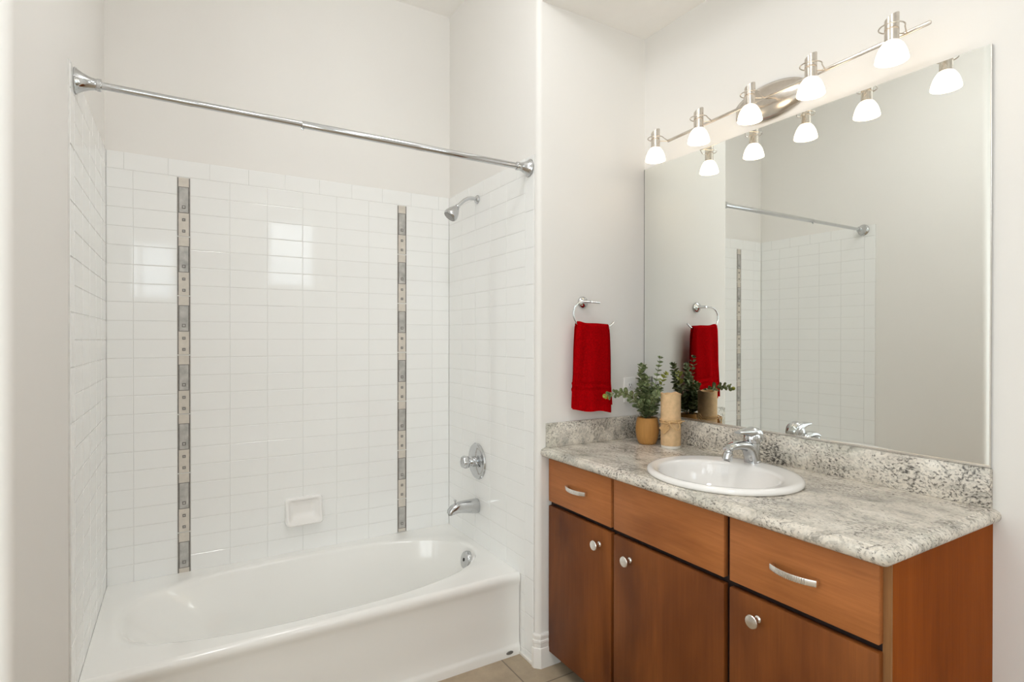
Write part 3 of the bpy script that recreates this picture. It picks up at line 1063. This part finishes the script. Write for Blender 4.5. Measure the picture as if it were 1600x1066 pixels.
for f, z, bw in ((0.83, ZK - 0.006, 0), (0.90, ZK + 0.0006, 0), (0.985, ZK + 0.0008, 0), (1.0, ZK + 0.005, 0), (0.998, ZK + 0.011, 0), (0.985, ZK + 0.0165, 0), (0.955, ZK + 0.0195, 0), (0.92, ZK + 0.0195, 0.15),
                 (0.885, ZK + 0.0175, 0.5), (0.83, ZK + 0.0155, 0.9), (0.795, ZK + 0.0135, 1), (0.775, ZK + 0.008, 1), (0.765, ZK - 0.002, 1), (0.75, ZK - 0.02, 1), (0.70, ZK - 0.055, 1), (0.60, ZK - 0.09, 1), (0.45, ZK - 0.115, 1), (0.28, ZK - 0.127, 1), (0.09, ZK - 0.131, 1)):
    loops.append(sink_loop(f, z, bw))
loft(bm, loops, True, False, True)
obj('basin', bm, 'porcelain', sk, angle=60)
bm = bmesh.new()
lathe(bm, [(0.0, 0.004), (0.016, 0.0035), (0.0225, 0.001), (0.0235, -0.002)], (SC[0] - 0.022, SC[1], ZK - 0.1305), (0, 0, 1), 24, cap0=False)
obj('drain', bm, 'chrome', sk)

# ------------------------------------------------------------------ faucet
YFc = -1.5405
zd = ZK + 0.0195
fa = thing('faucet', (1.985, YFc, zd), 'chrome single-lever faucet on the back deck of the sink', 'faucet')
bm = bmesh.new()
path = spline([(1.988, YFc, zd - 0.004), (1.982, YFc, 0.922), (1.970, YFc, 0.944), (1.948, YFc, 0.9595), (1.918, YFc, 0.9655), (1.890, YFc, 0.9660), (1.868, YFc, 0.9630), (1.852, YFc, 0.9570)], 5)
N = len(path)
hw = [lerp(0.0265, 0.0165, (i / (N - 1))) for i in range(N)]
ht = [lerp(0.0255, 0.0082, min(1, (i / (N - 1)) * 1.05)) for i in range(N)]
sweep(bm, path, hw, ht, (0, 1, 0), 26, power=2.6)
lathe(bm, [(0.0290, -0.0015), (0.0290, 0.003), (0.0265, 0.006)], (1.990, YFc, zd), (0, 0, 1), 36, sa=1.0, sb=0.95)
lathe(bm, [(0.0235, -0.030), (0.0240, 0.0), (0.0225, 0.006)], (1.987, YFc, 0.962), (0, 0, 1), 36)
obj('faucet_body', bm, 'chrome', fa, angle=50)
bm = bmesh.new()
path = spline([(2.016, YFc, 0.972), (2.013, YFc, 0.988), (1.998, YFc, 1.000), (1.972, YFc, 1.0045), (1.942, YFc, 1.0085), (1.908, YFc, 1.0100)], 5)
N = len(path)
hw = [lerp(0.0215, 0.0245, min(1, i / 8)) if i < 13 else lerp(0.0245, 0.0140, (i - 13) / (N - 14)) for i in range(N)]
ht = [lerp(0.010, 0.0210, min(1, i / 8)) if i < 13 else lerp(0.0210, 0.0040, ((i - 13) / (N - 14)) ** 0.8) for i in range(N)]
sweep(bm, path, hw, ht, (0, 1, 0), 24, power=2.6)
lathe(bm, [(0.0255, 0.0), (0.0285, 0.003), (0.0280, 0.024), (0.022, 0.036)], (1.984, YFc, 0.968), (0, 0, 1), 32)
hn = obj('lever_handle', bm, 'chrome', fa, angle=50)
bm = bmesh.new()
lathe(bm, [(0.0045, 0.0), (0.0045, 0.006), (0.0, 0.0075)], (2.009, YFc, 0.986), (1, 0, 0.1), 16, cap1=False)
obj('lift_rod_knob', bm, 'chrome', fa)
bm = bmesh.new()
ad_ = Vector((-0.30, 0.0, -0.95)).normalized()
ap = Vector((1.8625, YFc, 0.955))
lathe(bm, [(0.0110, -0.004), (0.0140, 0.002), (0.0130, 0.009), (0.0165, 0.012), (0.0172, 0.031), (0.0150, 0.037), (0.0105, 0.038)], ap, ad_, 28)
ae = obj('swivel_aerator', bm, 'chrome', fa)
bm = bmesh.new()
lathe(bm, [(0.0104, 0.0375), (0.0100, 0.0395), (0.0, 0.0395)], ap, ad_, 24, cap1=False)
obj('aerator_screen', bm, 'aer', ae)

# ------------------------------------------------------------------ mirror
mi = thing('mirror', (M, -1.52, 0.9885), 'large frameless wall mirror above the vanity backsplash', 'mirror')
bm = bmesh.new()
box(bm, M - 0.0065, M - 0.0005, -2.1635, W - 0.0062, 0.9905, 2.1205)
obj('mirror_glass', bm, 'mirror', mi, smooth=False)
bm = bmesh.new()
box(bm, M - 0.0072, M - 0.0004, -2.1662, -2.1636, 0.9905, 2.1205, 0.0004, 1)
obj('edge_channel', bm, 'satin', mi, label='bright polished right edge')
bm = bmesh.new()
box(bm, M - 0.0066, M - 0.0004, W - 0.0061, W - 0.0030, 0.9905, 2.1205)
obj('dark_edge', bm, 'strip_dark', mi, smooth=False, label='thin dark left edge')
bm = bmesh.new()
box(bm, M - 0.0085, M - 0.0004, -2.1662, W - 0.0032, 0.9878, 0.9902, 0.0004, 1)
box(bm, M - 0.0085, M - 0.0068, -2.1662, W - 0.0032, 0.9902, 0.9945, 0.0004, 1)
obj('bottom_channel', bm, 'satin', mi)

# ------------------------------------------------------------------ vanity light
LY = [-1.108, -1.3315, -1.5525, -1.7690, -1.9990]
LX = 1.952
zl = lambda y: 2.0985 + (-1.108 - y) * 0.035          # the bar sits very slightly off level
vl = thing('vanity_light', (M, -1.51, 2.205), 'brushed nickel five-light vanity bar with lit white glass shades', 'vanity light')
bm = bmesh.new()                                       # domed backplate, cut off square at its left end
pl_c = (-1.512, 2.2055)
loops = []
nn = 64
for f, h in ((1.0, 0.001), (1.0, 0.004), (0.985, 0.008), (0.8, 0.020), (0.55, 0.029), (0.3, 0.034), (0.08, 0.036)):
    lp = []
    for i in range(nn):
        a = 2 * math.pi * i / nn
        y = 0.152 * math.cos(a) * f
        z = 0.068 * math.sin(a) * f
        y = min(y, 0.139)
        lp.append((M - h, pl_c[0] + y, pl_c[1] + z + y * -0.0))
    loops.append(lp)
loft(bm, loops, True, True, True)
obj('back_plate', bm, 'nickel', vl, angle=50)
bm = bmesh.new()
bx = 2.018
zb0, zb1 = zl(-1.10) + 0.066, zl(-2.066) + 0.066
sweep(bm, [(bx, -1.112, zb0), (bx, -1.115, zb0), (bx, -2.062, zb1), (bx, -2.0665, zb1)], [0.003, 0.0062, 0.0062, 0.004], [0.0022, 0.0026, 0.0026, 0.002], (0, 0.035, 1), 16, power=2.6)
obj('bar', bm, 'nickel', vl)
for ys in (-1.475, -1.555):
    bm = bmesh.new()
    tube(bm, [(bx, ys, zl(ys) + 0.066), (M - 0.026, ys + 0.0, 2.2055 - 0.004)], 0.0042, 12)
    obj('support_arm', bm, 'nickel', vl)
for y in LY:
    z0 = zl(y)
    bm = bmesh.new()
    nt_ = 28
    rt = 0.0178
    base_ = [(LX + rt * math.cos(2 * math.pi * i / nt_), y + rt * math.sin(2 * math.pi * i / nt_)) for i in range(nt_)]
    sl = Vector((0.35, -0.94))
    lp0 = [(px, py, z0 + 0.020) for px, py in base_]
    lp1 = [(px, py, z0 + 0.094 + 0.50 * ((px - LX) * sl.x + (py - y) * sl.y)) for px, py in base_]
    lp2 = [(LX + (px - LX) * 0.90, y + (py - y) * 0.90, z0 + 0.094 + 0.50 * 0.9 * ((px - LX) * sl.x + (py - y) * sl.y)) for px, py in base_]
    lp3 = [(px, py, z0 + 0.060) for px, py, _ in lp2]
    loft(bm, [lp0, lp1, lp2, lp3], True, True, True)
    so = obj('lamp_socket', bm, 'nickel', vl)
    bm = bmesh.new()                                   # opal glass dome, open below
    prof = [(0.0165, 0.0270), (0.0220, 0.0228), (0.0283, 0.0140), (0.0335, 0.0035), (0.0374, -0.0085), (0.0398, -0.0200), (0.0405, -0.0262),
            (0.0382, -0.0266), (0.0370, -0.0200), (0.0350, -0.0070), (0.0315, 0.0040), (0.0270, 0.0135), (0.0205, 0.0205), (0.0, 0.0215)]
    lathe(bm, prof, (LX, y, z0), (0, 0, 1), 40, cap0=False, cap1=False)
    obj('glass_shade', bm, 'shade', so, label='lit white glass dome shade')
    bm = bmesh.new()                                   # wire loop round the socket, drawn out to the bar
    zr = z0 + 0.066
    pts = []
    for i in range(25):
        a = math.radians(50 + (310 - 50) * i / 24 )
        pts.append((LX + 0.031 * math.cos(a), y + 0.031 * math.sin(a), zr))
    pts = [(bx - 0.001, y - 0.006 + 0.002, zr)] + pts + [(bx - 0.001, y - 0.006 - 0.002, zr)]
    tube(bm, pts, 0.0019, 10)
    obj('wire_loop', bm, 'nickel', so)

# ------------------------------------------------------------------ towel ring, towel
tr_ = thing('towel_ring', (1.757, W, 1.490), 'chrome open towel ring on the partition wall beside the mirror', 'towel ring')
bm = bmesh.new()
lathe(bm, [(0.0255, 0.0), (0.0255, 0.004), (0.0235, 0.008), (0.0165, 0.0125), (0.0110, 0.0165), (0.0072, 0.026), (0.0066, 0.044), (0.0066, 0.058), (0.0050, 0.061), (0.0, 0.0615)], (1.757, W - 0.0005, 1.4905), (0, -1, 0), 36, cap1=False)
obj('wall_post', bm, 'chrome', tr_)
YRg = W - 0.056
bm = bmesh.new()
path = [(1.806, 1.4880), (1.775, 1.4890), (1.740, 1.4900), (1.712, 1.4890), (1.688, 1.4800), (1.671, 1.4610), (1.666, 1.4370), (1.671, 1.4170), (1.683, 1.3990), (1.700, 1.3870), (1.730, 1.3830), (1.780, 1.3820),
        (1.830, 1.3830), (1.852, 1.3860), (1.868, 1.3925), (1.886, 1.4065)]
tube(bm, spline([(x, YRg, z) for x, z in path], 5), 0.0042, 14)
obj('ring', bm, 'chrome', tr_)

tw = thing('hand_towel', (1.767, YRg, 1.03), 'folded red terry hand towel hanging from the chrome ring', 'towel')


def towel_sheet(rad, zf, zbk, shift, wtop, wbot, cx, seed, lean):
    """cloth over the ring: front hem -> over the bar -> back hem"""
    bm = bmesh.new()
    NU, NV = 34, 150
    zt_ = 1.3835
    lf, lb = zt_ - zf, zt_ - zbk
    arc = math.pi * rad
    tot = lf + arc + lb
    grid = []
    for j in range(NV + 1):
        s = tot * j / NV
        row = []
        for i in range(NU + 1):
            u = -1 + 2 * i / NU
            if s < lf:
                d = lf - s
                y0, z0, sgn = -rad, zt_ - d, -1
            elif s < lf + arc:
                a = (s - lf) / rad
                y0, z0, d, sgn = -rad * math.cos(a), zt_ + rad * math.sin(a), 0.0, -math.cos(a)
            else:
                d = s - lf - arc
                y0, z0, sgn = rad, zt_ - d, 1
            g = min(1, d / 0.34)
            hwid = lerp(wtop, wbot, g ** 0.55) / 2
            ripple = 0.0045 * math.sin(3.1 * u + seed) + 0.003 * math.sin(7.0 * u + 2 * seed + d * 6)
            bulge = 0.010 * g * (1 - u * u)
            yy = y0 + sgn * (bulge + ripple * (0.3 + g)) + shift
            roll = 0.016 * max(0, abs(u) - 0.80) / 0.20
            yy -= sgn * roll * (0.5 + g * 0.5)
            x = cx + u * hwid + lean * d
            z = z0 - 0.010 * u * (d / 0.36) * (1 if sgn < 0 else -0.3) + 0.003 * math.sin(5 * u + seed) * (d / 0.36)
            if d < 0.02:
                z += 0.0075 * math.exp(-((u + 0.86) / 0.28) ** 2) - 0.005 * max(0, u - 0.3)
            if sgn < 0 and 0.225 < d < 0.275:
                yy += 0.0042 * (1 if int((d - 0.225) / 0.0125) % 2 else 0.1)
            row.append(bm.verts.new((x, YRg + yy, z)))
        grid.append(row)
    for a, b_ in zip(grid, grid[1:]):
        for i in range(NU):
            bm.faces.new((a[i], a[i + 1], b_[i + 1], b_[i]))
    bmesh.ops.solidify(bm, geom=bm.faces[:], thickness=0.0055)
    return bm


obj('outer_fold', towel_sheet(0.0165, 1.026, 1.045, 0.0, 0.172, 0.213, 1.766, 0.6, 0.006), 'red', tw, angle=80)
obj('inner_fold', towel_sheet(0.0085, 1.033, 1.050, 0.0, 0.160, 0.200, 1.765, 2.1, 0.004), 'red', tw, angle=80)

# ------------------------------------------------------------------ outlet
ou = thing('wall_outlet', (2.0282, W, 1.100), 'white electrical outlet plate on the partition above the side splash', 'outlet')
bm = bmesh.new()
box(bm, 1.9930, 2.0634, W - 0.006, W - 0.0003, 1.0430, 1.1572, 0.003, 3)
obj('cover_plate', bm, 'plastic', ou)
for zc in (1.1200, 1.0800):
    bm = bmesh.new()
    lathe(bm, [(0.0172, 0.0), (0.0172, 0.0022), (0.0160, 0.003), (0.0, 0.003)], (2.0282, W - 0.0055, zc), (0, -1, 0), 32, sb=0.82, cap1=False)
    rc = obj('receptacle', bm, 'plastic', ou)
    bm = bmesh.new()
    for s in (-1, 1):
        box(bm, 2.0282 + s * 0.0063 - 0.0011, 2.0282 + s * 0.0063 + 0.0011, W - 0.0090, W - 0.0080, zc - 0.001, zc + 0.0075)
    lathe(bm, [(0.0024, 0.0), (0.0024, 0.001)], (2.0282, W - 0.0080, zc - 0.0075), (0, -1, 0), 12)
    obj('slot', bm, 'black', rc)

# ------------------------------------------------------------------ potted eucalyptus
PX, PY = 1.985, -1.030
pp = thing('potted_plant', (PX, PY, ZK), 'leafy green eucalyptus in a rounded honey-coloured wooden pot', 'potted plant')
bm = bmesh.new()
lathe(bm, [(0.0300, 0.0005), (0.0350, 0.0015), (0.0405, 0.012), (0.0460, 0.030), (0.0490, 0.052), (0.0492, 0.070), (0.0472, 0.090), (0.0440, 0.106), (0.0420, 0.112), (0.0400, 0.1135), (0.0382, 0.112),
           (0.0400, 0.095), (0.0, 0.090)], (PX, PY, ZK), (0, 0, 1), 48, cap1=False)
obj('pot', bm, 'pot', pp, angle=60)
bm = bmesh.new()
lathe(bm, [(0.0392, 0.092), (0.036, 0.101), (0.018, 0.106), (0.0, 0.107)], (PX, PY, ZK), (0, 0, 1), 24, cap0=False, cap1=False)
obj('moss', bm, 'soil', pp)


def leaf(bm, base, d, nrm, ln, wd, mat):
    """rounded, slightly cupped leaf on a short stalk"""
    d = d.normalized()
    s = d.cross(nrm).normalized()
    nrm = s.cross(d).normalized()
    ring, inner = [], []
    for k in range(10):
        a = 2 * math.pi * k / 10
        u = 0.5 - 0.5 * math.cos(a)
        v = math.sin(a)
        ring.append(bm.verts.new(base + d * (ln * (0.12 + u)) + s * (wd * 0.5 * v) + nrm * (ln * 0.16 * v * v + ln * 0.10 * u)))
    c = bm.verts.new(base + d * (ln * 0.6) + nrm * (-ln * 0.02))
    for k in range(10):
        f = bm.faces.new((ring[k], ring[(k + 1) % 10], c))
        f.material_index = mat
    st = bm.verts.new(base)
    f = bm.faces.new((st, ring[1], ring[0]))
    f2 = bm.faces.new((st, ring[0], ring[9]))


def sprig(pts, size, step, seed, yellow_tip=False, start=0.12, ytip=0.72):
    rnd = random.Random(seed)
    path = spline(pts, 10)
    bm = bmesh.new()
    N = len(path)
    tube(bm, path, [lerp(0.0016, 0.0006, i / (N - 1)) for i in range(N)], 6)
    st = obj('sprig', bm, 'stem', pp)
    bm = bmesh.new()
    acc, k = 0.0, 0
    total = sum((b_ - a).length for a, b_ in zip(path, path[1:]))
    walked = 0.0
    for a, b_ in zip(path, path[1:]):
        sl_ = (b_ - a).length
        walked += sl_
        acc += sl_
        if acc < step or walked < total * start:
            continue
        acc = 0.0
        k += 1
        t = walked / total
        d = (b_ - a).normalized()
        e1, e2 = frame(d)
        ang = (k % 2) * math.pi / 2 + rnd.uniform(-0.5, 0.5)
        for s in (0, math.pi):
            o = e1 * math.cos(ang + s) + e2 * math.sin(ang + s)
            ld = (o + d * rnd.uniform(0.25, 0.7)).normalized()
            ln = 1.22 * size * lerp(1.08, 0.66, t) * rnd.uniform(0.85, 1.15)
            leaf(bm, b_, ld, (d - o * 0.3).normalized() + Vector((rnd.uniform(-.25, .25), rnd.uniform(-.25, .25), rnd.uniform(-.25, .25))), ln, ln * 0.95, 1 if (yellow_tip and t > ytip) else 0)
    d = (path[-1] - path[-2]).normalized()
    for s in range(3):
        e1, e2 = frame(d)
        o = e1 * math.cos(2.1 * s) + e2 * math.sin(2.1 * s)
        leaf(bm, path[-1], (d + o * 0.5), o, size * 0.55, size * 0.45, 1 if yellow_tip else 0)
    obj('leaves', bm, ['leaf', 'leaf_yellow'], st, smooth=False)


Z0 = ZK + 0.100
B0 = (PX, PY, Z0)
sprig([(PX - 0.010, PY, Z0), (PX - 0.045, PY - 0.012, 1.030), (PX - 0.095, PY - 0.018, 1.082), (PX - 0.150, PY - 0.024, 1.108), (PX - 0.205, PY - 0.028, 1.112), (PX - 0.252, PY - 0.030, 1.100)], 0.024, 0.0125, 1, True, 0.2, 0.93)
sprig([(PX + 0.008, PY - 0.004, Z0), (PX + 0.012, PY - 0.012, 1.05), (PX + 0.022, PY - 0.024, 1.13), (PX + 0.025, PY - 0.038, 1.20), (PX + 0.028, PY - 0.046, 1.250)], 0.021, 0.0155, 2)
sprig([(PX, PY + 0.008, Z0), (PX + 0.005, PY + 0.028, 1.05), (PX + 0.020, PY + 0.050, 1.12), (PX + 0.028, PY + 0.064, 1.175), (PX + 0.034, PY + 0.068, 1.212)], 0.029, 0.0095, 3)
sprig([(PX - 0.006, PY + 0.004, Z0), (PX - 0.014, PY + 0.010, 1.06), (PX - 0.014, PY + 0.020, 1.13), (PX - 0.010, PY + 0.024, 1.185), (PX - 0.004, PY + 0.022, 1.205)], 0.030, 0.0095, 4)
sprig([(PX + 0.012, PY, Z0), (PX + 0.040, PY - 0.004, 1.05), (PX + 0.066, PY - 0.010, 1.12), (PX + 0.084, PY - 0.014, 1.165), (PX + 0.090, PY - 0.020, 1.180)], 0.023, 0.0135, 5, True)
sprig([(PX - 0.004, PY - 0.010, Z0), (PX - 0.018, PY - 0.030, 1.035), (PX - 0.028, PY - 0.054, 1.070), (PX - 0.034, PY - 0.082, 1.098), (PX - 0.040, PY - 0.104, 1.108)], 0.021, 0.0120, 6)
sprig([(PX + 0.004, PY - 0.008, Z0), (PX + 0.010, PY - 0.022, 1.04), (PX + 0.008, PY - 0.040, 1.085), (PX + 0.004, PY - 0.050, 1.125)], 0.029, 0.0095, 7)
sprig([(PX - 0.004, PY, Z0), (PX - 0.006, PY - 0.012, 1.04), (PX - 0.010, PY - 0.018, 1.085), (PX - 0.016, PY - 0.020, 1.130)], 0.030, 0.0090, 8)
sprig([(PX - 0.002, PY + 0.004, Z0), (PX - 0.012, PY - 0.004, 1.05), (PX - 0.004, PY + 0.000, 1.11), (PX + 0.004, PY + 0.004, 1.160)], 0.028, 0.0095, 11)
sprig([(PX - 0.012, PY + 0.002, Z0), (PX - 0.022, PY - 0.004, 1.02), (PX - 0.030, PY - 0.010, 1.045), (PX - 0.036, PY - 0.012, 1.065)], 0.026, 0.0095, 9)
sprig([(PX + 0.004, PY + 0.012, Z0), (PX + 0.012, PY + 0.030, 1.03), (PX + 0.018, PY + 0.050, 1.07), (PX + 0.010, PY + 0.070, 1.105)], 0.026, 0.0100, 10)

# ------------------------------------------------------------------ wrapped candle
CX, CY, CR = 2.0045, -1.145, 0.0405
cn = thing('wrapped_candle', (CX, CY, ZK), 'tall tan paper-wrapped cylinder tied with twine and a tag', 'candle')
bm = bmesh.new()
lathe(bm, [(0.0370, 0.0005), (0.0390, 0.002), (0.0390, 0.018), (0.036, 0.019)], (CX, CY, ZK), (0, 0, 1), 40)
obj('base', bm, 'wax', cn, label='pale round foot')
bm = bmesh.new()
nl = 64
loops = []
for r, h, jag in ((CR - 0.001, 0.012, 0), (CR, 0.014, 0), (CR + 0.0006, 0.08, 0), (CR - 0.0002, 0.15, 0), (CR + 0.0004, 0.225, 1), (CR - 0.0012, 0.2258, 1), (CR - 0.0025, 0.2240, 1), (CR - 0.003, 0.212, 0), (0.004, 0.212, 0)):
    lp = []
    for i in range(nl):
        a = 2 * math.pi * i / nl
        j = jag * (0.0022 * math.sin(3 * a + 1) + 0.0014 * math.sin(7 * a) - (0.004 if 20 < i < 24 else 0))
        lp.append((CX + r * math.cos(a), CY + r * math.sin(a), ZK + h + j))
    loops.append(lp)
loft(bm, loops, True, True, True)
obj('paper_wrap', bm, 'kraft', cn, angle=50)
zt1 = 0.9975
vd = Vector((CAM.x - CX, CAM.y - CY, 0)).normalized()          # the bow faces the room
sd = Vector((-vd.y, vd.x, 0))                                  # towards the right seen from the room


def on_cyl(a, z, off=0.0025):
    d = vd * math.cos(a) + sd * math.sin(a)
    return Vector((CX, CY, z)) + d * (CR + off)


bm = bmesh.new()
for dz, ph in ((0.0, 0.0), (-0.0085, 1.3)):
    tube(bm, [on_cyl(2 * math.pi * i / 48, zt1 + dz + 0.0018 * math.sin(2 * math.pi * i / 48 * 2 + ph)) for i in range(48)], 0.0026, 8, closed=True)
# bow loops and loose ends
k = on_cyl(0.0, zt1 - 0.004, 0.006)


def off(rx, rz, out=0.004):
    return k + sd * rx + Vector((0, 0, rz)) + vd * out


tube(bm, spline([off(0, 0), off(0.012, 0.004, 0.010), off(0.030, 0.000, 0.008), off(0.036, -0.018, 0.004), off(0.024, -0.030, 0.009), off(0.006, -0.018, 0.010), off(-0.004, -0.004, 0.008)], 5), 0.0022, 7)
tube(bm, spline([off(0, 0), off(-0.012, 0.004, 0.006), off(-0.026, 0.004, 0.0), off(-0.030, 0.0, -0.004), off(-0.018, -0.004, 0.004), off(0, 0)], 5), 0.0022, 7)
tube(bm, spline([off(0, 0), off(0.018, -0.002, 0.004), off(0.036, 0.002, -0.004), off(0.054, 0.006, -0.010)], 5), 0.0022, 7)
tube(bm, spline([off(0, 0), off(-0.010, -0.010, 0.004), off(-0.016, -0.018, 0.002)], 5), 0.0022, 7)
# wound coil of twine at the back
for q in range(3):
    cpt = on_cyl(2.45, zt1 - 0.006 + q * 0.004, 0.006)
    tube(bm, [cpt + Vector((0.007 * math.cos(2 * math.pi * i / 16), 0.007 * math.sin(2 * math.pi * i / 16), 0.010 * math.sin(2 * math.pi * i / 16 + q))) for i in range(16)], 0.0019, 7, closed=True)
obj('twine', bm, 'twine', cn, angle=80)
bm = bmesh.new()
tg = on_cyl(-0.50, zt1 - 0.029, 0.0075)
tn = (tg - Vector((CX, CY, tg.z))).normalized()
ts = Vector((-tn.y, tn.x, 0))
e1 = (ts * 0.72 + Vector((0, 0, 0.70))).normalized()
e2 = tn.cross(e1).normalized()
loops = []
for dpt in (0.0, 0.0012):
    lp = []
    for a, b_ in ((-0.020, -0.0165), (0.013, -0.0165), (0.020, -0.010), (0.020, 0.010), (0.013, 0.0165), (-0.020, 0.0165)):
        lp.append(tg + e1 * a * 1.0 + e2 * b_ + tn * dpt)
    loops.append(lp)
loft(bm, loops, True, True, True)
obj('paper_tag', bm, 'kraft_tag', cn, label='small tan card tag', smooth=False)

# ------------------------------------------------------------------ made-up ceiling lamps, added to fill the room with light (above and behind the view)
x, y = 0.45, -2.85
cl_ = thing('ceiling_fill', (x, y, ZC), 'added round flush fill lamp on the ceiling at the rear of the bathroom', 'fill light')
bm = bmesh.new()
lathe(bm, [(0.225, 0.0), (0.225, -0.020), (0.205, -0.026), (0.195, -0.020)], (x, y, ZC - 0.0005), (0, 0, 1), 48)
obj('trim_ring', bm, 'satin', cl_)
bm = bmesh.new()
lathe(bm, [(0.196, -0.021), (0.17, -0.040), (0.11, -0.055), (0.04, -0.061), (0.0, -0.062)], (x, y, ZC), (0, 0, 1), 48, cap1=False)
obj('fill_diffuser', bm, 'fill_diffuser', cl_)
x, y = 0.90, -1.50
cl_ = thing('semi_flush_fill', (x, y, ZC), 'added white glass bowl fill lamp hanging close under the ceiling in front of the tub alcove', 'fill light')
bm = bmesh.new()
lathe(bm, [(0.065, 0.0), (0.065, -0.012), (0.055, -0.022), (0.010, -0.026), (0.008, -0.030), (0.008, -0.150), (0.0, -0.150)], (x, y, ZC - 0.0005), (0, 0, 1), 32, cap1=False)
obj('canopy_stem', bm, 'satin', cl_)
bm = bmesh.new()
lathe(bm, [(0.012, -0.145), (0.06, -0.150), (0.12, -0.165), (0.150, -0.188), (0.155, -0.205), (0.150, -0.225), (0.125, -0.258), (0.08, -0.283), (0.03, -0.293), (0.0, -0.294)], (x, y, ZC), (0, 0, 1), 48, cap1=False)
obj('fill_bowl', bm, 'bowl', cl_)
